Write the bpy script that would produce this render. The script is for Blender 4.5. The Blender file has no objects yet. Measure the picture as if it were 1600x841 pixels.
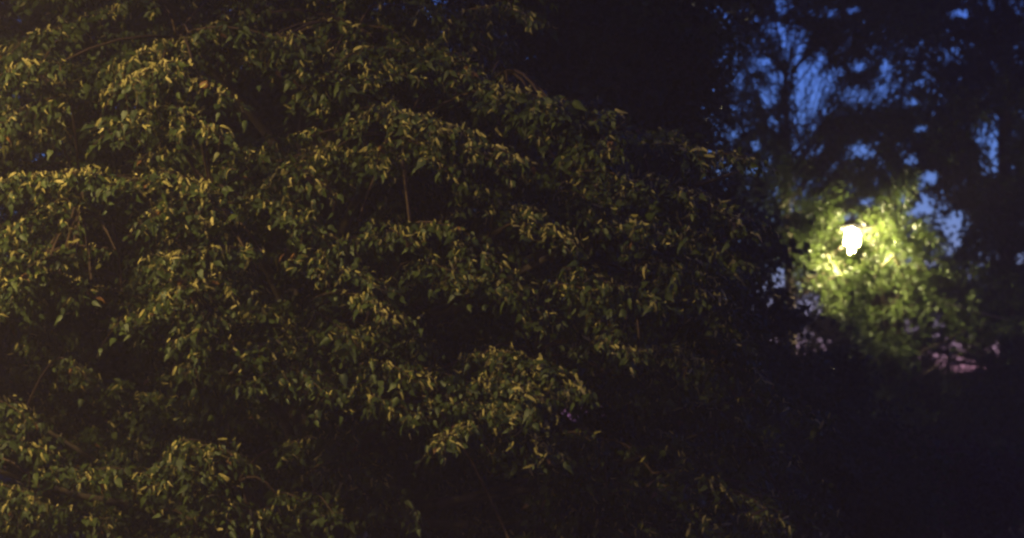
import bpy, math
import numpy as np
from mathutils import Vector, Matrix

R = math.radians
rng = np.random.default_rng(11)
scene = bpy.context.scene
COL = scene.collection

# ------------------------------------------------------------------ camera
FPX = 3600.0                       # focal length in pixels of a 1600 px wide frame
CAM = np.array([0.0, 0.0, 1.6])
PITCH = math.atan((650 - 420.5) / FPX)
cam_data = bpy.data.cameras.new('camera')
cam_data.sensor_width = 36.0
cam_data.lens = FPX / 1600 * 36
cam_data.clip_end = 3000
cam_data.dof.use_dof = True
cam_data.dof.focus_distance = 18.6
cam_data.dof.aperture_fstop = 1.15
cam_data.dof.aperture_blades = 9
cam = bpy.data.objects.new('camera', cam_data)
cam.location = CAM
cam.rotation_euler = (math.pi / 2 + PITCH, 0, 0)
COL.objects.link(cam)
scene.camera = cam

# ------------------------------------------------------------------ sky
world = bpy.data.worlds.new('World')
scene.world = world
world.use_nodes = True
wn = world.node_tree
bg = wn.nodes['Background']
sky = wn.nodes.new('ShaderNodeTexSky')
sky.sky_type = 'NISHITA'
sky.sun_disc = False
sky.sun_elevation = R(-2.0)
sky.sun_rotation = R(12)           # the sun has just set behind the trees on the right
sky.air_density = 1.0
sky.dust_density = 0.5
sky.ozone_density = 5.2
# blue tint added low over the horizon, the same all the way round
wtc = wn.nodes.new('ShaderNodeTexCoord')
wsep = wn.nodes.new('ShaderNodeSeparateXYZ')
wn.links.new(wtc.outputs['Generated'], wsep.inputs[0])
wmr = wn.nodes.new('ShaderNodeMapRange')
wmr.interpolation_type = 'SMOOTHSTEP'
wmr.inputs[1].default_value, wmr.inputs[2].default_value = -0.02, 0.14
wmr.inputs[3].default_value, wmr.inputs[4].default_value = 1.0, 0.0
wn.links.new(wsep.outputs['Z'], wmr.inputs[0])
wadd = wn.nodes.new('ShaderNodeMix')
wadd.data_type = 'RGBA'; wadd.blend_type = 'ADD'
wn.links.new(wmr.outputs[0], wadd.inputs[0])
wn.links.new(sky.outputs[0], wadd.inputs[6])
wadd.inputs[7].default_value = (0.02, 0.05, 0.16, 1)
wn.links.new(wadd.outputs[2], bg.inputs[0])
bg.inputs[1].default_value = 0.15

# ------------------------------------------------------------------ exposure
scene.view_settings.view_transform = 'Standard'
scene.view_settings.look = 'None'
scene.view_settings.gamma = 1
scene.view_settings.use_curve_mapping = False
scene.view_settings.exposure = 3.65        # a long exposure at dusk
scene.cycles.use_denoising = True
scene.cycles.filter_width = 2.5
scene.cycles.volume_bounces = 0
scene.cycles.volume_max_steps = 64
scene.cycles.max_bounces = 6
scene.cycles.transparent_max_bounces = 4
scene.cycles.sample_clamp_indirect = 4.0

# ------------------------------------------------------------------ helpers
UPV = np.array([0, -math.sin(PITCH), math.cos(PITCH)])
FWD = np.array([0, math.cos(PITCH), math.sin(PITCH)])

def at(px, py, d):
    """point of the place that stands at depth d (metres) in the direction of a spot in the photograph"""
    return CAM + d * (FWD + (px - 800) / FPX * np.array([1.0, 0, 0]) + (420.5 - py) / FPX * UPV)

def norm(v):
    return v / (np.linalg.norm(v, axis=-1, keepdims=True) + 1e-12)

def link(name, me, parent=None, mat=None):
    o = bpy.data.objects.new(name, me)
    COL.objects.link(o)
    if parent is not None:
        o.parent = parent
    if mat is not None and me is not None and not me.materials:
        me.materials.append(mat)
    return o

def thing(name, loc, label, cat, group=None):
    o = bpy.data.objects.new(name, None)
    COL.objects.link(o)
    o.location = loc
    o['label'] = label
    o['category'] = cat
    if group:
        o['group'] = group
    return o

def mesh_np(name, V, F, tint=None, smooth=True):
    """V (n,3), F list of tri index arrays (m,3)"""
    me = bpy.data.meshes.new(name)
    V = np.ascontiguousarray(V, dtype=np.float32)
    F = np.ascontiguousarray(F, dtype=np.int32)
    me.vertices.add(len(V))
    me.vertices.foreach_set('co', V.ravel())
    me.loops.add(F.size)
    me.loops.foreach_set('vertex_index', F.ravel())
    me.polygons.add(len(F))
    me.polygons.foreach_set('loop_start', np.arange(0, F.size, 3, dtype=np.int32))
    me.polygons.foreach_set('use_smooth', np.full(len(F), smooth))
    if tint is not None:
        a = me.attributes.new('tint', 'FLOAT', 'POINT')
        a.data.foreach_set('value', np.ascontiguousarray(tint, dtype=np.float32))
    me.update()
    me.validate()
    return me

def frames(tip, nrm, length, width):
    """matrices whose columns are (width*x, length*y, length*z)"""
    y = norm(tip)
    z = norm(nrm - (nrm * y).sum(-1, keepdims=True) * y)
    x = np.cross(y, z)
    return np.stack([x * width[:, None], y * length[:, None], z * length[:, None]], axis=-1)

def instance_mesh(name, templates, which, pos, mats, tint):
    Vs, Fs, Ts = [], [], []
    off = 0
    for k, (tv, tf) in enumerate(templates):
        sel = np.where(which == k)[0]
        if len(sel) == 0:
            continue
        v = np.einsum('nij,vj->nvi', mats[sel], tv) + pos[sel][:, None, :]
        n, nv = v.shape[:2]
        f = tf[None] + (np.arange(n) * nv)[:, None, None] + off
        Vs.append(v.reshape(-1, 3)); Fs.append(f.reshape(-1, 3))
        Ts.append(np.repeat(tint[sel], nv))
        off += n * nv
    return mesh_np(name, np.concatenate(Vs), np.concatenate(Fs), np.concatenate(Ts))

def tube_np(pts, rad, sides=6, cap=True):
    pts = np.asarray(pts, float); rad = np.asarray(rad, float)
    t = norm(np.gradient(pts, axis=0))
    ref = np.array([0.31, 0.87, 0.2]) if abs(t[0][2]) > 0.7 else np.array([0.1, 0.2, 1.0])
    a = norm(np.cross(t, ref)); b = np.cross(t, a)
    ang = np.linspace(0, 2 * math.pi, sides, endpoint=False)
    ring = np.cos(ang)[None, :, None] * a[:, None] + np.sin(ang)[None, :, None] * b[:, None]
    V = (pts[:, None] + ring * rad[:, None, None]).reshape(-1, 3)
    F = []
    n = len(pts)
    for i in range(n - 1):
        for j in range(sides):
            p, q = i * sides + j, i * sides + (j + 1) % sides
            F += [(p, q, q + sides), (p, q + sides, p + sides)]
    if cap:
        for j in range(1, sides - 1):
            F.append((0, j + 1, j)); e = (n - 1) * sides
            F.append((e, e + j, e + j + 1))
    return V, np.array(F)

def join(parts):
    Vs, Fs, off = [], [], 0
    for v, f in parts:
        Vs.append(v); Fs.append(np.asarray(f) + off); off += len(v)
    return np.concatenate(Vs), np.concatenate(Fs)

def curve(p0, p1, p2, n):
    s = np.linspace(0, 1, n)[:, None]
    return (1 - s) ** 2 * p0 + 2 * s * (1 - s) * p1 + s ** 2 * p2

def wobble(pts, amp):
    n = len(pts)
    w = rng.normal(0, amp, (n, 3)); w[0] = 0
    k = np.cumsum(w, axis=0) * 0.6
    return pts + k

# ------------------------------------------------------------------ materials
def new_mat(name):
    m = bpy.data.materials.new(name)
    m.use_nodes = True
    return m, m.node_tree.nodes, m.node_tree.links

def leaf_mat(name, stops, rough=0.5, transl=0.25, spec=0.3):
    m, n, l = new_mat(name)
    p = n['Principled BSDF']
    out = n['Material Output']
    at_ = n.new('ShaderNodeAttribute'); at_.attribute_name = 'tint'
    ramp = n.new('ShaderNodeValToRGB')
    e = ramp.color_ramp.elements
    e[0].position, e[0].color = stops[0][0], (*stops[0][1], 1)
    e[1].position, e[1].color = stops[-1][0], (*stops[-1][1], 1)
    for pos, c in stops[1:-1]:
        x = e.new(pos); x.color = (*c, 1)
    l.new(at_.outputs['Fac'], ramp.inputs[0])
    # fine mottling of the blade
    tc = n.new('ShaderNodeTexCoord')
    nz = n.new('ShaderNodeTexNoise'); nz.inputs['Scale'].default_value = 45
    l.new(tc.outputs['Object'], nz.inputs['Vector'])
    mr = n.new('ShaderNodeMapRange')
    mr.inputs[1].default_value, mr.inputs[2].default_value = 0.3, 0.7
    mr.inputs[3].default_value, mr.inputs[4].default_value = 0.72, 1.22
    l.new(nz.outputs['Fac'], mr.inputs[0])
    mx = n.new('ShaderNodeVectorMath'); mx.operation = 'SCALE'
    l.new(ramp.outputs[0], mx.inputs[0]); l.new(mr.outputs[0], mx.inputs['Scale'])
    l.new(mx.outputs[0], p.inputs['Base Color'])
    p.inputs['Roughness'].default_value = rough
    p.inputs['Specular IOR Level'].default_value = spec
    tr = n.new('ShaderNodeBsdfTranslucent')
    l.new(mx.outputs[0], tr.inputs['Color'])
    ms = n.new('ShaderNodeMixShader'); ms.inputs[0].default_value = transl
    l.new(p.outputs[0], ms.inputs[1]); l.new(tr.outputs[0], ms.inputs[2])
    l.new(ms.outputs[0], out.inputs['Surface'])
    return m

def noise_mat(name, c1, c2, scale=12, rough=0.85, bump=0.4, stretch=(1, 1, 1), metallic=0.0):
    m, n, l = new_mat(name)
    p = n['Principled BSDF']
    tc = n.new('ShaderNodeTexCoord'); mp = n.new('ShaderNodeMapping')
    mp.inputs['Scale'].default_value = stretch
    l.new(tc.outputs['Object'], mp.inputs[0])
    nz = n.new('ShaderNodeTexNoise'); nz.inputs['Scale'].default_value = scale
    nz.inputs['Detail'].default_value = 6
    l.new(mp.outputs[0], nz.inputs['Vector'])
    rp = n.new('ShaderNodeValToRGB')
    rp.color_ramp.elements[0].position = 0.35; rp.color_ramp.elements[0].color = (*c1, 1)
    rp.color_ramp.elements[1].position = 0.68; rp.color_ramp.elements[1].color = (*c2, 1)
    l.new(nz.outputs['Fac'], rp.inputs[0]); l.new(rp.outputs[0], p.inputs['Base Color'])
    b = n.new('ShaderNodeBump'); b.inputs['Strength'].default_value = bump
    l.new(nz.outputs['Fac'], b.inputs['Height']); l.new(b.outputs[0], p.inputs['Normal'])
    p.inputs['Roughness'].default_value = rough
    p.inputs['Metallic'].default_value = metallic
    p.inputs['Specular IOR Level'].default_value = 0.2
    return m

def emit_mat(name, col, strength):
    m, n, l = new_mat(name)
    p = n['Principled BSDF']
    p.inputs['Base Color'].default_value = (0.8, 0.8, 0.75, 1)
    p.inputs['Emission Color'].default_value = (*col, 1)
    p.inputs['Emission Strength'].default_value = strength
    return m

M_LINDEN = leaf_mat('linden_leaf', [(0.0, (0.016, 0.025, 0.007)), (0.55, (0.04, 0.058, 0.013)),  # darkest leaf tone stands in for self-shading in the crown
                                    (0.93, (0.075, 0.096, 0.02)), (0.97, (0.16, 0.08, 0.025)), (1.0, (0.2, 0.09, 0.03))],
                    rough=0.5, transl=0.2)
M_BRACT = leaf_mat('linden_bract', [(0.0, (0.2, 0.18, 0.055)), (0.6, (0.42, 0.35, 0.12)), (1.0, (0.6, 0.49, 0.21))],
                   rough=0.6, transl=0.3, spec=0.2)
M_SMALL = leaf_mat('small_tree_leaf', [(0.0, (0.05, 0.075, 0.018)), (0.6, (0.085, 0.12, 0.026)), (1.0, (0.12, 0.15, 0.04))],
                   rough=0.5, transl=0.4)
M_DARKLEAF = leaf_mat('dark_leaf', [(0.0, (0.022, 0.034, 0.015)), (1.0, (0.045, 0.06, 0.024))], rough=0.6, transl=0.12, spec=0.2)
M_REDLEAF = leaf_mat('copper_leaf', [(0.0, (0.04, 0.018, 0.018)), (1.0, (0.075, 0.035, 0.03))], rough=0.6, transl=0.12, spec=0.2)
M_BARK = noise_mat('bark', (0.035, 0.026, 0.02), (0.1, 0.075, 0.055), 9, 0.9, 0.6, (1, 1, 0.25))
M_TWIG = noise_mat('twig_bark', (0.045, 0.028, 0.02), (0.09, 0.055, 0.035), 30, 0.8, 0.2)
M_LITBARK = noise_mat('lit_bark', (0.2, 0.16, 0.1), (0.34, 0.28, 0.18), 14, 0.85, 0.4, (1, 1, 0.3))  # bark paled to look lamplit, only on branches by the lantern
M_METAL = noise_mat('painted_metal', (0.03, 0.033, 0.035), (0.05, 0.052, 0.055), 25, 0.5, 0.05, metallic=0.3)
M_GROUND = noise_mat('lawn', (0.02, 0.03, 0.012), (0.05, 0.055, 0.022), 6, 0.95, 0.6)
M_GROUND.node_tree.nodes['Principled BSDF'].inputs['Specular IOR Level'].default_value = 0.0
M_SOIL = noise_mat('soil', (0.06, 0.035, 0.025), (0.12, 0.075, 0.05), 8, 0.95, 0.6)
M_PATH = noise_mat('asphalt', (0.04, 0.04, 0.042), (0.065, 0.063, 0.062), 60, 0.7, 0.2)
M_GLOBE = emit_mat('lamp_globe_glass', (1.0, 0.87, 0.46), 78.0)
M_LENS = emit_mat('lamp_lens_glass', (1.0, 0.74, 0.34), 5.0)

# ------------------------------------------------------------------ ground
def sheet(name, x0, y0, x1, y1, z, mat, n=2):
    V, F = [], []
    for j in range(n):
        for i in range(n):
            V.append((x0 + (x1 - x0) * i / (n - 1), y0 + (y1 - y0) * j / (n - 1), z))
    for j in range(n - 1):
        for i in range(n - 1):
            a = j * n + i
            F += [(a, a + 1, a + n + 1), (a, a + n + 1, a + n)]
    o = link(name, mesh_np(name, np.array(V, float), F, smooth=False), None, mat)
    o['kind'] = 'structure'
    return o
sheet('ground', -900, -300, 900, 1500, 0.0, M_GROUND)
sheet('planting_bed', -14, 17.5, 14, 34, 0.004, M_SOIL)
sheet('path', -14, 9.0, 14, 15.0, 0.004, M_PATH)

# ------------------------------------------------------------------ leaf shapes
def leaf_template(cup, curl, skew):
    mid = [(0, 0, 0), (0.02 * skew, .36, 0.02), (0.03 * skew, .70, -0.03 - curl * .35), (0.06 * skew, 1.22, -0.08 - curl)]
    side = [(.27, -.09), (.49, .14), (.45, .42), (.2, .76)]
    V = list(mid)
    for s in (1, -1):
        for i, (x, y) in enumerate(side):
            V.append((s * x + 0.02 * skew, y, -cup * x - curl * y * y * .6))
    F = []
    for s, o in ((1, 4), (-1, 8)):
        t = [(0, o, o + 1), (0, o + 1, 1), (1, o + 1, o + 2), (1, o + 2, 2), (2, o + 2, o + 3), (2, o + 3, 3)]
        F += t if s == 1 else [(a, c, b) for a, b, c in t]
    return np.array(V, float), np.array(F)
LEAVES = [leaf_template(c, k, s) for c, k, s in ((.25, .1, 0), (-.2, .15, 1), (.4, .25, -1), (.1, -.1, 1.5), (.55, .05, -1.5), (.0, .3, .5))]

def coarse_template(fold):
    V = np.array([(0, 0, 0), (.42, -.02, -fold), (.46, .4, -fold), (0, 1.1, -.12), (-.46, .4, -fold), (-.42, -.02, -fold), (0, .45, .03)], float)
    F = np.array([(0, 1, 6), (1, 2, 6), (2, 3, 6), (3, 4, 6), (4, 5, 6), (5, 0, 6)])
    return V, F
COARSE = [coarse_template(.15), coarse_template(-.1)]

def bract_template(curl, twist, n=4):
    V, F = [], []
    for i in range(n + 1):
        s = i / n
        y = s * (1 - 0.25 * abs(curl) * s); z = -curl * s * s * 0.55
        w = 0.5 * math.sin(math.pi * min(1, .12 + .83 * s)) ** 0.6
        a = twist * s
        for sg in (-1, 1):
            V.append((sg * w * math.cos(a) , y, z + sg * w * 0.16 * math.sin(a) + 0.02 * abs(sg)))
    for i in range(n):
        a = 2 * i
        F += [(a, a + 1, a + 3), (a, a + 3, a + 2)]
    # flower stalk and its buds
    b = len(V)
    base = np.array(V[4]) * 0.5 + np.array(V[5]) * 0.5
    stalk = [base, base + (0.25, 0.22, -0.16), base + (0.3, 0.22, -0.16)]
    V += [tuple(q) for q in stalk]; F.append((b, b + 1, b + 2))
    for q, (dx, dy, dz) in enumerate(((0.0, .27, -.2), (.75, .38, -.2))):
        c = base + (dx, dy, dz); r = 0.055
        k = len(V)
        for e in ((0, r, 0), (5 * r, -r, 0), (-5 * r, -r, 0), (0, 0, r * 1.3)):
            V.append(tuple(c + np.array(e)))
        F += [(k, k + 1, k + 3), (k + 1, k + 2, k + 3), (k + 2, k, k + 3), (k, k + 2, k + 1)]
    return np.array(V, float), np.array(F)
BRACTS = [bract_template(c, t) for c, t in ((.3, .4), (1.1, .2), (-.7, -.5), (1.6, .8), (.2, 1.0), (1.9, .3))]

def small_template(fold):
    V = np.array([(0, 0, 0), (.5, .45, -fold), (0, 1, -.1), (-.5, .45, -fold)], float)
    F = np.array([(0, 1, 2), (0, 2, 3)])
    return V, F
SMALL = [small_template(.12), small_template(-.18), small_template(.3)]

# ------------------------------------------------------------------ the blooming linden
LB = np.array([-1.9, 21.6, 0.0])
linden = thing('linden_tree', LB, 'large blooming linden with pale dangling bracts, lit from the front by a street lamp', 'tree')

# boughs: start spot, tip spot (photograph pixels), depth of the tip, half-spread of the spray (m), amount of bracts
BOUGHS = [
 # upper left
 (120, 40, 10, 75, 18.9, .32, .3), (90, 100, -20, 120, 18.4, .34, .5), (110, 150, 0, 185, 18.5, .32, .4), (90, 215, -30, 215, 18.5, .30, .3),
 (340, 65, 190, 95, 18.3, .32, .9), (300, 95, 190, 130, 17.9, .34, 1.0), (250, 110, 355, 150, 18.2, .32, .8), (230, 165, 345, 205, 17.9, .32, .8),
 (300, 170, 170, 200, 18.1, .30, .7), (320, 215, 230, 235, 18.3, .26, .6), (420, 20, 300, 45, 18.9, .34, .5), (250, 10, 140, 20, 19.0, .34, .4),
 # left band
 (170, 275, -20, 285, 17.7, .34, .9), (330, 290, 170, 282, 17.6, .34, 1.0), (130, 310, 30, 345, 17.8, .32, .6), (110, 350, -20, 380, 17.9, .34, .5),
 (120, 400, 10, 430, 18.0, .34, .4), (90, 440, -30, 470, 18.2, .34, .6), (70, 420, 120, 465, 18.2, .26, .4), (350, 295, 235, 330, 17.6, .34, .8),
 (240, 320, 330, 345, 17.8, .30, .5), (220, 350, 290, 390, 17.9, .26, .5),
 (410, 395, 250, 405, 17.7, .34, .8), (400, 430, 270, 450, 17.7, .34, .9), (250, 420, 330, 480, 17.9, .28, .7), (420, 460, 300, 490, 18.0, .30, .5),
 # left lower
 (330, 480, 190, 490, 18.3, .30, .3), (440, 510, 270, 530, 18.1, .34, .3), (350, 540, 290, 575, 18.2, .28, .2), (500, 540, 370, 555, 18.1, .34, .25),
 (540, 600, 390, 590, 18.1, .34, .2), (430, 570, 520, 620, 18.0, .30, .2), (90, 560, 140, 590, 19.6, .22, .2), (330, 620, 400, 650, 19.0, .26, .1),
 # bottom left
 (-60, 620, 50, 650, 18.0, .36, .3), (-40, 690, 80, 700, 17.9, .38, .3), (40, 740, 150, 740, 17.8, .36, .35), (-30, 760, 60, 780, 17.8, .36, .4),
 (110, 750, 240, 735, 18.0, .30, .2), (260, 705, 380, 705, 17.8, .34, .3), (230, 740, 330, 740, 17.7, .34, .4), (300, 770, 370, 790, 17.8, .34, .4),
 (440, 700, 560, 690, 18.2, .34, .2), (480, 740, 600, 745, 18.1, .34, .3), (540, 780, 650, 790, 18.1, .30, .3), (430, 770, 500, 800, 18.3, .3, .2), (90, 800, 160, 820, 18.0, .34, .3),
 # upper middle
 (480, 30, 560, 50, 19.0, .34, .4), (600, 10, 700, 30, 19.0, .34, .5), (720, 20, 830, 15, 19.1, .32, .5), (640, 70, 720, 90, 18.9, .34, .5),
 (520, 90, 620, 110, 18.9, .34, .5), (450, 60, 380, 90, 19.0, .32, .4), (690, 120, 800, 135, 18.8, .34, .5), (760, 140, 885, 165, 18.6, .32, .6), (860, 160, 895, 200, 18.8, .24, .4),
 (620, 165, 545, 190, 18.3, .30, .8), (610, 180, 700, 200, 18.0, .34, 1.0), (680, 200, 760, 240, 17.9, .30, 1.0), (730, 235, 825, 250, 17.9, .20, 1.0), (640, 220, 700, 262, 18.1, .28, .8), (600, 230, 590, 255, 18.4, .26, .6),
 (480, 215, 400, 235, 18.5, .30, .5), (520, 235, 450, 265, 18.3, .32, .5), (420, 250, 530, 300, 18.3, .28, .4), (390, 280, 460, 320, 18.3, .30, .4),
 # middle
 (380, 310, 470, 345, 18.1, .34, .4), (440, 350, 540, 370, 18.2, .32, .4), (580, 370, 490, 400, 18.1, .32, .6), (560, 345, 640, 370, 18.3, .28, .4),
 (500, 420, 590, 440, 17.9, .34, .8), (540, 460, 620, 490, 17.9, .34, .8), (480, 490, 560, 530, 18.2, .30, .4), (570, 510, 660, 530, 18.2, .32, .5),
 (640, 350, 740, 365, 18.3, .32, .5), (700, 380, 790, 410, 18.2, .30, .6), (640, 410, 730, 435, 18.1, .32, .5), (700, 440, 820, 455, 18.0, .32, .8), (770, 470, 860, 490, 18.2, .26, .5),
 (780, 320, 850, 345, 18.2, .28, .7), (820, 350, 900, 380, 18.1, .28, .8), (880, 230, 960, 250, 18.6, .30, .4), (900, 270, 1000, 290, 18.4, .32, .5), (860, 210, 930, 225, 18.7, .28, .3), (870, 300, 950, 330, 18.3, .32, .5),
 # right of the middle
 (980, 280, 1080, 300, 18.2, .30, .7), (1050, 300, 1150, 350, 18.2, .28, .7), (940, 350, 1040, 370, 18.1, .32, .7), (980, 390, 1080, 420, 17.9, .32, .9), (1040, 420, 1110, 455, 18.0, .26, .9),
 (880, 420, 960, 440, 18.1, .32, .6), (940, 450, 1030, 470, 18.1, .30, .5), (860, 450, 930, 465, 18.2, .26, .5), (1000, 230, 1100, 240, 18.7, .30, .4), (1080, 250, 1190, 250, 18.7, .28, .4), (1100, 330, 1190, 345, 18.6, .26, .4),
 (1070, 360, 1150, 400, 18.5, .30, .4), (1090, 470, 1140, 500, 18.5, .28, .4),
 # lower middle
 (560, 570, 650, 590, 18.1, .34, .5), (640, 580, 740, 600, 18.1, .34, .4), (570, 620, 660, 650, 18.2, .34, .3), (660, 620, 740, 640, 18.0, .34, .5),
 (760, 550, 870, 570, 18.0, .34, .8), (740, 600, 850, 615, 17.7, .34, 1.0), (800, 590, 905, 600, 17.8, .30, 1.0), (720, 640, 830, 650, 17.7, .34, 1.0), (760, 660, 680, 690, 17.6, .28, 1.0), (780, 670, 860, 700, 17.8, .24, .8), (720, 560, 790, 580, 18.2, .3, .5),
 (900, 540, 1000, 550, 18.1, .32, .8), (1000, 550, 1080, 560, 18.2, .28, .8), (880, 500, 970, 510, 18.4, .30, .4), (960, 590, 1060, 600, 18.5, .30, .3), (1060, 510, 1160, 530, 18.7, .32, .3), (1090, 570, 1200, 590, 18.9, .34, .35), (1150, 620, 1280, 650, 18.9, .34, .3),
 (1060, 640, 1160, 660, 19.0, .30, .2), (880, 680, 950, 700, 19.0, .30, .15), (860, 730, 930, 750, 19.2, .28, .1), (990, 700, 1090, 720, 19.2, .32, .15), (1150, 700, 1260, 730, 19.2, .32, .2), (1010, 760, 1120, 780, 19.3, .32, .1), (1200, 770, 1290, 790, 19.3, .3, .1),
]

# limbs of the linden: from the trunk, out to where the boughs hang
trunk_axis = np.array([[-1.9, 21.6, -0.1], [-1.88, 21.6, 0.5], [-1.84, 21.55, 1.4], [-1.92, 21.5, 2.6], [-1.85, 21.45, 3.8], [-1.75, 21.5, 5.2], [-1.8, 21.5, 6.8]])
v, f = tube_np(trunk_axis - LB, [.40, .31, .27, .25, .21, .15, .07], 14)
link('trunk', mesh_np('trunk', v, f), linden, M_BARK)
limb_targets = [at(60, 120, 20.2), at(270, 60, 19.9), at(120, 330, 19.7), at(330, 330, 19.6), at(330, 560, 19.8), at(40, 660, 20.9), at(350, 720, 19.6),
                at(560, 60, 20.0), at(620, 220, 19.7), at(480, 320, 19.8), at(600, 470, 19.7), at(770, 110, 20.2), at(760, 400, 19.8), at(900, 300, 19.9),
                at(1020, 330, 19.9), at(980, 440, 19.7), at(680, 620, 19.6), at(860, 570, 19.6), at(1080, 560, 20.2), at(950, 690, 20.4), at(1150, 660, 20.5),
                at(560, 740, 19.8), at(1150, 280, 20.3), at(-150, 300, 20.0), at(-130, 690, 18.9), at(190, 790, 19.6), at(300, -200, 20.0), at(700, -180, 20.2), at(-50, -150, 20.2), at(1080, 760, 20.6)]
limb_pts = []
for tgt in limb_targets:
    h = np.clip(tgt[2] - 0.8 - 0.25 * np.linalg.norm(tgt[:2] - LB[:2]), 1.0, 6.2)
    s = np.array([np.interp(h, trunk_axis[:, 2], trunk_axis[:, k]) for k in range(3)])
    low = tgt[2] < 1.75
    if low:
        s = trunk_axis[1] + np.array([0, 0, .2])
    mid = s * .45 + tgt * .55 + (np.array([0, .5, -.45]) if low else np.array([0, .7, .35]))
    pts = wobble(curve(s, mid, tgt, 9), .025)
    r = np.linspace(.07, .012, 9)
    v, f = tube_np(pts - LB, r, 7)
    link('limb', mesh_np('limb', v, f), linden, M_BARK)
    limb_pts.append(pts[2:])
limb_pts = np.concatenate(limb_pts)

LEAF = dict(pos=[], tip=[], nrm=[], ln=[], front=[])
BRAC = dict(pos=[], tip=[], nrm=[], ln=[])
twig_parts = []

def bough(P0, P1, spread, bract, front=True, dens=1.0, branch_obj=True):
    """one drooping spray: branch, side twigs, leaves, bracts"""
    L = np.linalg.norm(P1 - P0)
    mid = (P0 + P1) / 2 + np.array([0, 0, 0.10 * L + .04])
    tip = P1 + np.array([0, 0, -0.05])
    n = 8
    axis = wobble(curve(P0, mid, tip, n), .008)
    j = np.argmin(((limb_pts - P0) ** 2).sum(1))
    root = limb_pts[j]
    lead = curve(root, (root + P0) / 2 + np.array([0, 0, .18]), P0, 5)
    full = np.concatenate([lead[:-1], axis])
    if branch_obj:
        v, f = tube_np(full - LB, np.linspace(.014, .003, len(full)), 5)
        link('branch', mesh_np('branch', v, f), linden, M_TWIG)
    hang_k = rng.uniform(.45, 1.15); droop_k = rng.uniform(.6, 1.3)
    ax = norm(P1 - P0)
    sidev = norm(np.cross(ax, np.array([0, 0, 1.0])))
    nt = max(5, int((L + .25) / .045 * dens))
    for k in range(nt):
        s = (k + rng.uniform(.0, .9)) / nt
        i = min(int(s * (n - 1)), n - 2); fr = s * (n - 1) - i
        p = axis[i] * (1 - fr) + axis[i + 1] * fr
        sg = 1 if k % 2 else -1
        tl = spread * rng.uniform(.55, 1.15) * (1.0 - .35 * s)
        dirv = norm(ax * rng.uniform(.25, .9) + sidev * sg * rng.uniform(.4, 1.1) + np.array([0, -0.15, rng.uniform(-.3, .5)]))
        m = max(4, int(tl / (.03 if front else .042)))
        ss = np.linspace(0, 1, m)[:, None]
        tw = p + dirv * tl * ss + np.array([0, 0, -1.0]) * tl * rng.uniform(.3, .8) * droop_k * ss ** 2
        if front and rng.random() < .8:
            twig_parts.append(tube_np(tw[::max(1, m // 4)] if m > 4 else tw, np.linspace(.0032, .0014, len(tw[::max(1, m // 4)] if m > 4 else tw)), 3, False))
        lsc = rng.uniform(.75, 1.25)
        bf = rng.choice([.15, .5, 1.0, 1.7, 2.4])
        sd = norm(np.cross(dirv, np.array([0, 0, 1.0])))[None] * np.where(np.arange(m) % 2, 1.0, -1.0)[:, None]
        U = lambda a, b, k=m: rng.uniform(a, b, (k, 1))
        down = np.zeros((m, 3)); down[:, 1] = -.12; down[:, 2] = -rng.uniform(.3, 1.3, m) * hang_k
        t = norm(sd * U(.1, .8) + dirv * U(0, .5) + down + rng.normal(0, .22, (m, 3)))
        nr = norm(np.array([-.18, -.55, .7]) + sd * U(-.2, .7) + rng.normal(0, .85, (m, 3)))
        LEAF['pos'].append(tw + t * .02 + rng.normal(0, .014, (m, 3))); LEAF['tip'].append(t); LEAF['nrm'].append(nr)
        LEAF['ln'].append(np.clip(rng.normal(.059, .016, m) * lsc, .03, .115)); LEAF['front'].append(np.full(m, front))
        q = np.where(rng.random(m) < bract * bf * .5)[0]
        if len(q):
            b = len(q)
            hang = np.zeros((b, 3)); hang[:, 1] = -.35; hang[:, 2] = rng.uniform(-1.5, .1, b)
            t = norm(sd[q] * U(-.9, .9, b) + dirv * U(-.2, .9, b) + hang + rng.normal(0, .25, (b, 3)))
            nr = norm(np.array([-.2, -.7, .7]) + rng.normal(0, .6, (b, 3)))
            BRAC['pos'].append(tw[q] + np.array([0, -.015, .018]) + rng.normal(0, .012, (b, 3))); BRAC['tip'].append(t); BRAC['nrm'].append(nr)
            BRAC['ln'].append(np.clip(rng.normal(.067, .014, b), .035, .1))

HOLLOWS = [(110, 225, 70, 55), (150, 400, 50, 75), (100, 590, 170, 105), (390, 150, 55, 65), (470, 195, 70, 35), (340, 395, 50, 25), (650, 312, 120, 30), (840, 412, 50, 40),
           (730, 510, 40, 25), (905, 512, 40, 30), (950, 660, 70, 90), (650, 770, 60, 80), (420, 650, 50, 90), (430, 430, 40, 65), (60, 20, 120, 30), (820, 90, 60, 40), (770, 780, 90, 60)]
def hollow(px, py):     # dark recesses between the boughs
    return any(((px - a) / c) ** 2 + ((py - b) / e) ** 2 < 1.3 for a, b, c, e in HOLLOWS)
for (x0, y0, x1, y1, d, sp, br) in BOUGHS:
    if y1 > 630 and x1 < 660:
        d += .95                                  # low boughs hang back under the crown
    if x1 > 1040:
        d += .5
    if y1 < 110:
        d += .5
    P1 = at(x1, y1, d); P0 = at(x0, y0, d + rng.uniform(.35, .75))
    bough(P0, P1, sp, br)

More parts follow.
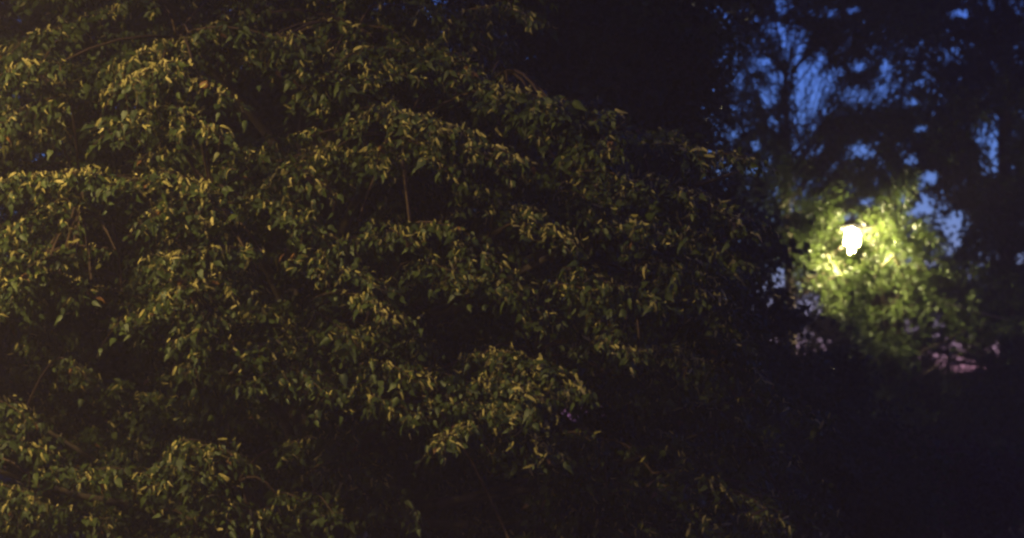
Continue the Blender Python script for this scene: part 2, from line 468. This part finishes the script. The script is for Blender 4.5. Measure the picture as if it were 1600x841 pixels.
# stray boughs between the large ones, pointing every way
k = 0
while k < 90:
    px, py, d = rng.uniform(-60, 1230), rng.uniform(-10, 850), rng.uniform(18.5, 19.6)
    if px > np.interp(py, [0, 120, 200, 350, 620, 841], [820, 880, 1060, 1180, 1250, 1240]) - 40 or hollow(px, py):
        continue
    a = rng.uniform(0, math.pi)
    P1 = at(px, py, d)
    L = rng.uniform(.3, .8)
    P0 = P1 + np.array([L * math.cos(a), L * math.sin(a), rng.uniform(-.1, .2)])
    bough(P0, P1, rng.uniform(.2, .38), rng.uniform(.05, .6), dens=.9)
    k += 1

# boughs deeper in the crown, beyond the frame's edges and on the far side: same kind, seen only in the shade
def interior(n, xr, yr, dr, sp, reject=None):
    k = 0
    while k < n:
        px, py, d = rng.uniform(*xr), rng.uniform(*yr), rng.uniform(*dr)
        if (reject and reject(px, py, d)) or (d < 20.9 and hollow(px, py)):
            continue
        a = rng.uniform(0, 2 * math.pi)
        P1 = at(px, py, d)
        P0 = P1 + np.array([.35 * math.cos(a), .35 * math.sin(a) + .2, .05])
        bough(P0, P1, sp * rng.uniform(.8, 1.2), .15, front=False, dens=2.0, branch_obj=False)
        k += 1

def flank(px, py):      # right outline of the crown
    return px > np.interp(py, [-400, 0, 120, 200, 350, 620, 841], [700, 800, 860, 1050, 1170, 1240, 1230]) - 40
interior(330, (-250, 1240), (0, 860), (19.6, 21.0), .36, lambda x, y, d: flank(x, y) or (x < 260 and 500 < y < 720 and d < 20.4))
interior(330, (-250, 1240), (-60, 860), (21.6, 23.2), .42, lambda x, y, d: flank(x, y))
interior(30, (560, 740), (250, 370), (21.9, 23.4), .42)
interior(28, (40, 240), (320, 480), (21.9, 23.4), .42)
interior(10, (410, 510), (400, 500), (20.3, 20.9), .3)
interior(30, (670, 790), (440, 570), (21.4, 23.2), .42)
interior(30, (870, 1040), (560, 730), (21.2, 23.0), .42)
interior(18, (-40, 150), (560, 710), (21.4, 23.0), .42)
interior(26, (400, 600), (-40, 280), (20.0, 20.9), .36)
interior(30, (-100, 420), (480, 740), (20.6, 21.4), .38)
interior(44, (560, 860), (-110, 170), (19.8, 22.5), .38, lambda x, y, d: flank(x, y))
interior(44, (-120, 420), (-60, 330), (20.0, 23.0), .4)
interior(14, (-100, 850), (-220, -60), (17.5, 18.8), .36)  # unseen boughs added above the frame to shade the crown below
interior(110, (-350, 860), (-420, -40), (18.6, 22.0), .42)
interior(70, (-420, -60), (-100, 860), (18.2, 21.5), .40)

# ---- leaves: the ones that show largest are single parts, the rest is one mass
for D in (LEAF, BRAC):
    for k in D:
        D[k] = np.concatenate(D[k])

def project(P):
    q = P - CAM
    d = q @ FWD
    return 800 + FPX * q[:, 0] / d, 420.5 - FPX * (q @ UPV) / d, d

def pick(D, n, cell):
    px, py, d = project(D['pos'] + D['tip'] * D['ln'][:, None] * .5)
    vd = norm(D['pos'] - CAM)
    score = (D['ln'] / d) ** 2 * np.abs((D['nrm'] * vd).sum(1))
    ok = D.get('front', np.ones(len(px), bool)) & (px > 8) & (px < 1592) & (py > 8) & (py < 833)
    best = {}
    cx, cy = (px / cell).astype(int), (py / cell).astype(int)
    for i in np.where(ok)[0]:
        k = (cx[i], cy[i])
        if k not in best or d[i] < d[best[k]]:
            best[k] = i
    idx = np.array(list(best.values()))
    return idx[np.argsort(-score[idx])[:n]]

def foliage(D, templates, mat, part, mass, wr, parent, base, cell, n=300):
    N = len(D['ln'])
    which = rng.integers(0, len(templates), N)
    if 'front' in D:
        templates = templates + COARSE
        deep = ~D['front']
        which[deep] = len(templates) - 1 - which[deep] % 2
    tint = np.clip(rng.beta(2, 2, N), 0, .94)
    tint[rng.random(N) < .006] = .985
    width = D['ln'] * wr * rng.uniform(.85, 1.15, N)
    mats = frames(D['tip'], D['nrm'], D['ln'], width)
    pos = D['pos'] - base
    chosen = pick(D, n, cell)
    rest = np.ones(N, bool); rest[chosen] = False
    me = instance_mesh(mass, templates, which[rest], pos[rest], mats[rest], tint[rest])
    o = link(mass, me, parent, mat); o['kind'] = 'stuff'
    cache = {}
    for i in chosen:
        key = (int(which[i]), int(tint[i] * 5))
        if key not in cache:
            tv, tf = templates[key[0]]
            cache[key] = mesh_np(part, tv, tf, np.full(len(tv), (key[1] + .5) / 5 * .94))
            cache[key].materials.append(mat)
        ob = link(part, cache[key], parent)
        M = Matrix([[*mats[i][0], pos[i][0]], [*mats[i][1], pos[i][1]], [*mats[i][2], pos[i][2]], [0, 0, 0, 1]])
        ob.matrix_local = M

foliage(LEAF, LEAVES, M_LINDEN, 'leaf', 'crown', .67, linden, LB, 11)
foliage(BRAC, BRACTS, M_BRACT, 'bract', 'blossom', .25, linden, LB, 9)
v, f = join(twig_parts)
o = link('twigs', mesh_np('twigs', v - LB, f), linden, M_TWIG); o['kind'] = 'stuff'

# ------------------------------------------------------------------ other trees
# openings between the crowns through which the dusk sky shows (photograph pixels: x, y, half width, half height)
GAPS = [(1222, 5, 17, 22), (1178, 30, 9, 9), (1235, 72, 22, 26), (1195, 98, 13, 13), (1215, 118, 20, 16), (1198, 150, 15, 24), (1212, 190, 14, 14), (1182, 225, 9, 12),
        (1285, 88, 10, 16), (1278, 135, 26, 26), (1268, 182, 18, 30), (1262, 232, 30, 20), (1255, 145, 12, 14), (1340, 100, 22, 14), (1335, 148, 28, 20), (1385, 108, 14, 22), (1374, 138, 18, 16),
        (1340, 232, 26, 14), (1425, 160, 18, 10), (1440, 200, 16, 10), (1425, 250, 18, 12), (1452, 275, 24, 14), (1575, 265, 24, 16), (1355, 314, 16, 12), (1325, 345, 22, 18),
        (1442, 325, 24, 13), (1490, 345, 20, 14), (1455, 412, 22, 12), (1590, 400, 14, 12), (1465, 505, 18, 30), (1500, 558, 74, 42), (1558, 546, 40, 22), (1425, 512, 24, 14), (1110, 236, 9, 10), (1145, 170, 9, 7),
        (1500, 20, 30, 14), (1335, 15, 20, 10), (1530, 215, 12, 10), (1180, 265, 14, 10), (1420, 500, 16, 10), (1580, 490, 12, 10), (1300, 20, 14, 8)]
def openness(px, py):
    o = np.zeros(len(px))
    for gx, gy, a, b in GAPS:
        if gx > 1300 and gy < 480:
            a, b = a * .85, b * .85
        e = ((px - gx) / a) ** 2 + ((py - gy) / b) ** 2
        o = np.maximum(o, np.clip(1.2 - e * .8, 0, 1) * (.94 if gy > 490 else 1.0))
    return o

def scatter_tree(name, label, base, clumps, leaf_len, per_m2, mat, bark, trunk_r, trunk_top, cat='tree', keep=None, droop=.6, branch_r=.02, limb_every=1, group=None, bare=(), wr=.55, twig_open=.95):
    """a tree: tapered trunk, a branch to every clump of foliage, sprays of small leaves in each clump"""
    base = np.asarray(base, float)
    t = thing(name, base, label, cat, group)
    top = np.asarray(trunk_top, float)
    ax = wobble(curve(base + (0, 0, -.1), (base + top) / 2 + rng.normal(0, .12, 3) * (1, 1, 0), top, 9), .02)
    v, f = tube_np(ax - base, np.linspace(trunk_r, trunk_r * .3, 9), 12)
    link('trunk', mesh_np('trunk', v, f), t, bark)
    for poly in bare:
        v, f = tube_np(wobble(curve(*[at(x, y, 34.5) for x, y in poly], 8), .008) - base, np.linspace(.03, .02, 8) if poly[0][0] < 1450 else np.linspace(.016, .009, 8), 7)
        link('branch', mesh_np('branch', v, f), t, M_LITBARK)
    P, T, N_, Ln = [], [], [], []
    twigs = []
    for ci, (c, r) in enumerate(clumps):
        c = np.asarray(c, float)
        h = np.clip(c[2] - .4 - .35 * np.linalg.norm(c[:2] - base[:2]), base[2] + .25 * (top[2] - base[2]), top[2])
        s = np.array([np.interp(h, ax[:, 2], ax[:, k]) for k in range(3)])
        br = wobble(curve(s, s * .4 + c * .6 + np.array([0, 0, .15]), c, 8), .03)
        if ci % limb_every == 0:
            v, f = tube_np(br - base, np.linspace(branch_r, branch_r * .25, 8), 5)
            link('branch', mesh_np('branch', v, f), t, bark)
        ns = max(5, int(12 * r / .4))
        nl = int(per_m2 * r * r * 3.1 / ns) + 1
        d0 = norm(c - s)
        for k in range(ns):
            q = br[rng.integers(4, 8)] + rng.normal(0, r * .12, 3)
            dv = norm(norm(rng.normal(0, 1, 3)) + d0 * .6 + np.array([0, 0, .1]))
            tl = r * rng.uniform(.6, 1.25)
            ss = np.linspace(0, 1, 5)[:, None]
            tw = q + dv * tl * ss + np.array([0, 0, -1]) * droop * tl * ss ** 2
            tx, ty, _ = project(tw[2:4])
            if keep is None or rng.random() > openness(tx, ty).max() * twig_open:
                twigs.append(tube_np(tw, np.linspace(branch_r * .3, branch_r * .1, 5), 3, False))
            u = rng.random(nl) ** .8
            i = np.minimum((u * 4).astype(int), 3); fr = (u * 4 - i)[:, None]
            p = tw[i] * (1 - fr) + tw[i + 1] * fr + rng.normal(0, r * .09 + leaf_len * .3, (nl, 3))
            P.append(p)
            T.append(norm(dv * .5 + rng.normal(0, .6, (nl, 3)) + np.array([0, 0, -.5])))
            N_.append(norm(np.array([0, -.3, .7]) + rng.normal(0, .6, (nl, 3))))
            Ln.append(np.clip(rng.normal(leaf_len, leaf_len * .2, nl), leaf_len * .4, None))
    P, T, N_, Ln = map(np.concatenate, (P, T, N_, Ln))
    if keep is not None:
        px, py, d = project(P)
        near = np.linalg.norm(P - LAMP, axis=1) < .5
        P[near] += norm(P[near] - LAMP) * .4
        m = rng.random(len(P)) > openness(px, py) * keep
        m &= P[:, 2] > .03
        P, T, N_, Ln = P[m], T[m], N_[m], Ln[m]
    mats = frames(T, N_, Ln, Ln * wr)
    me = instance_mesh('crown', SMALL, rng.integers(0, 3, len(P)), P - base, mats, rng.beta(2, 2, len(P)))
    o = link('crown', me, t, mat)
    if twigs:
        v, f = join(twigs)
        o = link('twigs', mesh_np('twigs', v - base, f), t, bark); o['kind'] = 'stuff'
    return t

def clump_field(xr, yr, dr, n, r, inside=None, avoid=0.0):
    out = []
    tries = 0
    while len(out) < n and tries < n * 60:
        tries += 1
        px, py, d = rng.uniform(*xr), rng.uniform(*yr), rng.uniform(*dr)
        if inside is not None and not inside(px, py):
            continue
        if avoid and openness(np.array([px]), np.array([py]))[0] > .3 and rng.random() < avoid:
            continue
        out.append((at(px, py, d), r * rng.uniform(.7, 1.3)))
    return out

def ground_at(px, d, z=0.0):
    p = at(px, 650, d); p[2] = z
    return p

LAMP = at(1331, 378, 34.5)
# dark tree close behind the linden, upper middle of the picture
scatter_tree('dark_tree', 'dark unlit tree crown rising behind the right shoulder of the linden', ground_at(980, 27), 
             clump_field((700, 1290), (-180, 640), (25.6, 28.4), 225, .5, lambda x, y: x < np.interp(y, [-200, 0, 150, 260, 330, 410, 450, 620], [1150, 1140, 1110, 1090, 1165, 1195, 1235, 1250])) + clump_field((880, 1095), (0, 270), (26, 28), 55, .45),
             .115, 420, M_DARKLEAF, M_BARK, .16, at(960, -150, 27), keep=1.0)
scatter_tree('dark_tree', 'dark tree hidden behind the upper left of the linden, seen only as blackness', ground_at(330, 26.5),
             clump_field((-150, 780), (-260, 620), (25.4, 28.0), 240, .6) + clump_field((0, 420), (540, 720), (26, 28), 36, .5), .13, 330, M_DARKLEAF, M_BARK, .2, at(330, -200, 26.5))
# feathery tree whose upswept branches stand against the sky
cl = clump_field((1100, 1440), (-120, 420), (33.5, 36.0), 230, .36, None, .8)
ft = scatter_tree('feathery_tree', 'feathery tree with upswept fine branches silhouetted against the blue dusk sky', ground_at(1245, 35),
             cl, .072, 800, M_SMALL, M_BARK, .12, at(1235, 120, 35), keep=.97, droop=.1, branch_r=.018, wr=.45, limb_every=5, twig_open=.35)
def upswept(t, base):
    parts, P, T = [], [], []
    for k in range(85):
        a = at(rng.uniform(1215, 1275), rng.uniform(190, 330), rng.uniform(34.4, 35.4))
        u = rng.random()
        b = at(1165 + 270 * u + rng.normal(0, 12), rng.uniform(30, 190) - 20 * (1 - u), rng.uniform(34.0, 35.8))
        pts = curve(a, a * .5 + b * .5 + np.array([.25 * (u - .3), 0, -.16]), b, 9)
        parts.append(tube_np(pts, np.linspace(.012, .004, 9), 4, False))
        n = 24
        w = rng.uniform(.25, 1, n); i = np.minimum((w * 8).astype(int), 7); fr = (w * 8 - i)[:, None]
        P.append(pts[i] * (1 - fr) + pts[i + 1] * fr + rng.normal(0, .035, (n, 3)))
        T.append(norm(norm(b - a) + rng.normal(0, .6, (n, 3))))
    v, f = join(parts)
    o = link('fine_branches', mesh_np('fine_branches', v - base, f), t, M_BARK); o['kind'] = 'stuff'
    P, T = np.concatenate(P), np.concatenate(T)
    Ln = rng.uniform(.04, .08, len(P))
    m = frames(T, norm(rng.normal(0, 1, (len(P), 3))), Ln, Ln * .4)
    o = link('spray_leaves', instance_mesh('spray_leaves', SMALL, rng.integers(0, 3, len(P)), P - base, m, rng.random(len(P))), t, M_SMALL); o['kind'] = 'stuff'
upswept(ft, ground_at(1245, 35))
# tall dark tree on the right edge
cl = clump_field((1330, 1700), (-150, 630), (36.5, 39.5), 260, .45, lambda x, y: x > np.interp(y, [-150, 60, 250, 470, 600], [1300, 1400, 1380, 1400, 1400]), .8)
cl += clump_field((1400, 1640), (470, 630), (36.5, 39.0), 60, .4)
cl += clump_field((1380, 1680), (628, 700), (37, 39), 90, .34)
cl += clump_field((1190, 1440), (430, 640), (36.5, 38.0), 85, .38)
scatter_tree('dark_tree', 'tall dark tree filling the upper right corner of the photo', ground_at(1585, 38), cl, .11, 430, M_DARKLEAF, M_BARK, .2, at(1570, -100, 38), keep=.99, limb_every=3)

# small tree with the lantern in its crown
SPOTS = [(1400, 380), (1430, 390), (1455, 392), (1390, 412), (1415, 430), (1440, 418), (1380, 440), (1402, 465), (1368, 470), (1420, 480), (1440, 505), (1385, 372),
         (1222, 385), (1245, 396), (1268, 372), (1296, 366), (1240, 420), (1262, 442), (1290, 430), (1312, 446), (1280, 404), (1300, 398), (1215, 360), (1355, 345), (1385, 350),
         (1342, 462), (1330, 442), (1360, 520), (1392, 545), (1376, 585), (1402, 605), (1422, 642), (1382, 652), (1335, 690), (1350, 655), (1410, 560), (1345, 560), (1318, 640),
         (1490, 452), (1522, 468), (1552, 486), (1582, 470), (1560, 520), (1502, 430), (1592, 440), (1470, 470), (1535, 430), (1600, 500), (1440, 450), (1480, 420), (1360, 420), (1310, 470), (1290, 345), (1325, 335), (1440, 360)]
cl = []
for (x, y) in SPOTS:
    for k in range(1 if 405 < y < 500 and 1320 < x < 1410 else 6 if y > 500 else 3):
        cl.append((at(x + rng.normal(0, 13), y + rng.normal(0, 9), rng.uniform(34.75 if y < 470 and 1230 < x < 1430 else 34.3, 35.7)), .24 * rng.uniform(.7, 1.25)))
for (x, y) in ((1331, 470), (1328, 500), (1335, 530), (1340, 412), (1316, 392), (1352, 386), (1345, 398), (1312, 372), (1342, 384), (1318, 402)):       # sprays hanging in front of the post
    for k in range(3):
        cl.append((at(x + rng.normal(0, 5), y + rng.normal(0, 5), 33.75), .15))
cl = [(c, r) for c, r in cl if np.linalg.norm(c - LAMP) > .60]
scatter_tree('small_tree', 'small pale green tree lit from within its crown by the glowing lantern', ground_at(1395, 35.2), cl, .072, 520, M_SMALL, M_BARK, .06, at(1375, 330, 35.3), keep=.95, branch_r=.016, droop=.35, wr=.65, limb_every=6, bare=[[(1290, 392), (1302, 425), (1336, 452)], [(1250, 441), (1275, 432), (1302, 424)], [(1262, 408), (1280, 412), (1296, 410)], [(1352, 446), (1375, 420), (1395, 396)], [(1398, 398), (1408, 418), (1412, 436)], [(1462, 470), (1505, 482), (1582, 502)]])

# dark bushes: in front of the lantern's tree and along the foot of the picture
def bush(label, px, d, top, w, leaf, mat, name='bush', n=26, r=.36, dens=700):
    b = ground_at(px, d)
    zt = at(px, top, d)[2]
    cl = []
    while len(cl) < n:
        a = rng.uniform(-1, 1, 3)
        if a[0] ** 2 + a[1] ** 2 + max(a[2], 0) ** 2 > 1:
            continue
        z = (a[2] * .5 + .5)
        cl.append((b + np.array([a[0] * w, a[1] * w * .6, .2 + (zt - .4) * z]), r))
    return scatter_tree(name, label, b, cl, leaf, dens, mat, M_BARK, .05, b + np.array([.05, 0, max(.5, zt * .6)]), 'bush', keep=.9, branch_r=.014, wr=.6)
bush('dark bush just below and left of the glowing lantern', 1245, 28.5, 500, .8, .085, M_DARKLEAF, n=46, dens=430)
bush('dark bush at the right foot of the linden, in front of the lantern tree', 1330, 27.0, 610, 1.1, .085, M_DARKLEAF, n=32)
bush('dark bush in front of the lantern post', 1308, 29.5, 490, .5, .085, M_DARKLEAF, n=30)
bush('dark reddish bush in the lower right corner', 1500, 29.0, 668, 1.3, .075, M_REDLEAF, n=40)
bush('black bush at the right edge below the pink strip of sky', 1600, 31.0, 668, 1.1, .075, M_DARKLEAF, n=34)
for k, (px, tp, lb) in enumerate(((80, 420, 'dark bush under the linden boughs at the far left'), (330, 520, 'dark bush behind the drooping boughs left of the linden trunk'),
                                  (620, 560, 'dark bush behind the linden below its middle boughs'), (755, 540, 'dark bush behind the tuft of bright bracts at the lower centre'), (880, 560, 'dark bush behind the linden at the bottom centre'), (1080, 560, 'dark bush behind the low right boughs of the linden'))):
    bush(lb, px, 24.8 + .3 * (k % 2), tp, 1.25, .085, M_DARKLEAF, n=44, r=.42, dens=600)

# ------------------------------------------------------------------ street lamps
def lathe(prof, seg=20):
    ang = np.linspace(0, 2 * math.pi, seg, endpoint=False)
    V, F = [], []
    for r, z in prof:
        for a in ang:
            V.append((r * math.cos(a), r * math.sin(a), z))
    for i in range(len(prof) - 1):
        for j in range(seg):
            p, q = i * seg + j, i * seg + (j + 1) % seg
            F += [(p, q, q + seg), (p, q + seg, p + seg)]
    return np.array(V), np.array(F)

def lantern_lamp():
    b = LAMP.copy(); b[2] = 0; H = LAMP[2]
    t = thing('street_lamp', b, 'glowing white lantern on a post, half hidden in the small tree', 'lamp')
    v, f = lathe([(0, 0), (.13, 0), (.13, .35), (.09, .42), (.055, .6), (.045, H - .35), (.07, H - .3), (.07, H - .24), (0, H - .24)]); link('post', mesh_np('post', v, f), t, M_METAL)
    v, f = lathe([(0, H - .24), (.06, H - .23), (.095, H - .14), (.11, H), (.107, H + .1), (.08, H + .17), (0, H + .21)]); link('globe', mesh_np('globe', v, f), t, M_GLOBE)
    v, f = lathe([(0, H + .215), (.30, H + .215), (.31, H + .235), (.16, H + .31), (.03, H + .34), (.02, H + .4), (0, H + .41)]); link('cap', mesh_np('cap', v, f), t, M_METAL)
    return t
lantern_lamp()

def road_lamp(x, y, H, reach, label):
    t = thing('street_lamp', (x, y, 0), label, 'lamp')
    v, f = lathe([(0, 0), (.16, 0), (.16, .5), (.1, .6), (.08, 1.2), (.05, H - .15), (0, H - .1)]); link('post', mesh_np('post', v, f), t, M_METAL)
    hd = np.array([.35, 1.0, 0]); hd /= np.linalg.norm(hd)
    pts = curve(np.array([0, 0, H - .2]), np.array([0, 0, H + .25]), hd * reach + np.array([0, 0, H + .25]), 10)
    v, f = tube_np(pts, np.linspace(.045, .035, 10), 10); link('arm', mesh_np('arm', v, f), t, M_METAL)
    side = np.array([hd[1], -hd[0], 0])
    def slab(l0, l1, w, z0, z1, top):
        V = []
        for z, k in ((z0, 1.0), (z1, top)):
            for a, s in ((l0, -1), (l0, 1), (l1, 1), (l1, -1)):
                mid = (l0 + l1) / 2
                V.append(hd * (reach + mid + (a - mid) * k) + side * s * w * k + np.array([0, 0, H + z]))
        F = [(0, 2, 1), (0, 3, 2), (4, 5, 6), (4, 6, 7)]
        for i in range(4):
            j = (i + 1) % 4
            F += [(i, j, j + 4), (i, j + 4, i + 4)]
        return np.array(V), np.array(F)
    v, f = slab(-.1, .62, .15, .2, .33, .75); link('housing', mesh_np('housing', v, f, smooth=False), t, M_METAL)
    v, f = slab(.0, .54, .11, .17, .198, 1.05); link('lens', mesh_np('lens', v, f, smooth=False), t, M_LENS)
    ld = bpy.data.lights.new('lamp_light', 'AREA')
    ld.shape = 'RECTANGLE'; ld.size = .22; ld.size_y = .5
    ld.color = (1.0, .77, .3); ld.energy = FRONT_W
    lo = bpy.data.objects.new('lamp_light', ld); COL.objects.link(lo); lo.parent = t
    p = hd * (reach + .27)
    lo.location = (p[0], p[1], H + .15)
    lo.rotation_euler = (R(4), 0, math.atan2(hd[1], hd[0]) - math.pi / 2)
    return t
FRONT_W = 103.0
road_lamp(-6.5, 12.3, 6.6, 1.1, 'tall street lamp with curved arm, outside the photo on the left')

# ------------------------------------------------------------------ tinted air volume, added to lift the blacks
hv = np.array([(x, y, z) for z in (-1.0, 12.0) for y in (-6.0, 60.0) for x in (-25.0, 25.0)], float)
hf = np.array([(0, 2, 1), (1, 2, 3), (4, 5, 6), (5, 7, 6), (0, 1, 4), (1, 5, 4), (2, 6, 3), (3, 6, 7), (0, 4, 2), (2, 4, 6), (1, 3, 5), (3, 7, 5)])
hm, hn, hl = new_mat('black_lift_air')
hn.remove(hn['Principled BSDF'])
pv = hn.new('ShaderNodeVolumePrincipled')
pv.inputs['Color'].default_value = (0.95, 0.76, 0.95, 1)
pv.inputs['Density'].default_value = 0.0028
pv.inputs['Anisotropy'].default_value = 0.0
hl.new(pv.outputs[0], hn['Material Output'].inputs['Volume'])
hz = link('added_haze', mesh_np('added_haze', hv, hf, smooth=False), None, hm)
hz['kind'] = 'stuff'
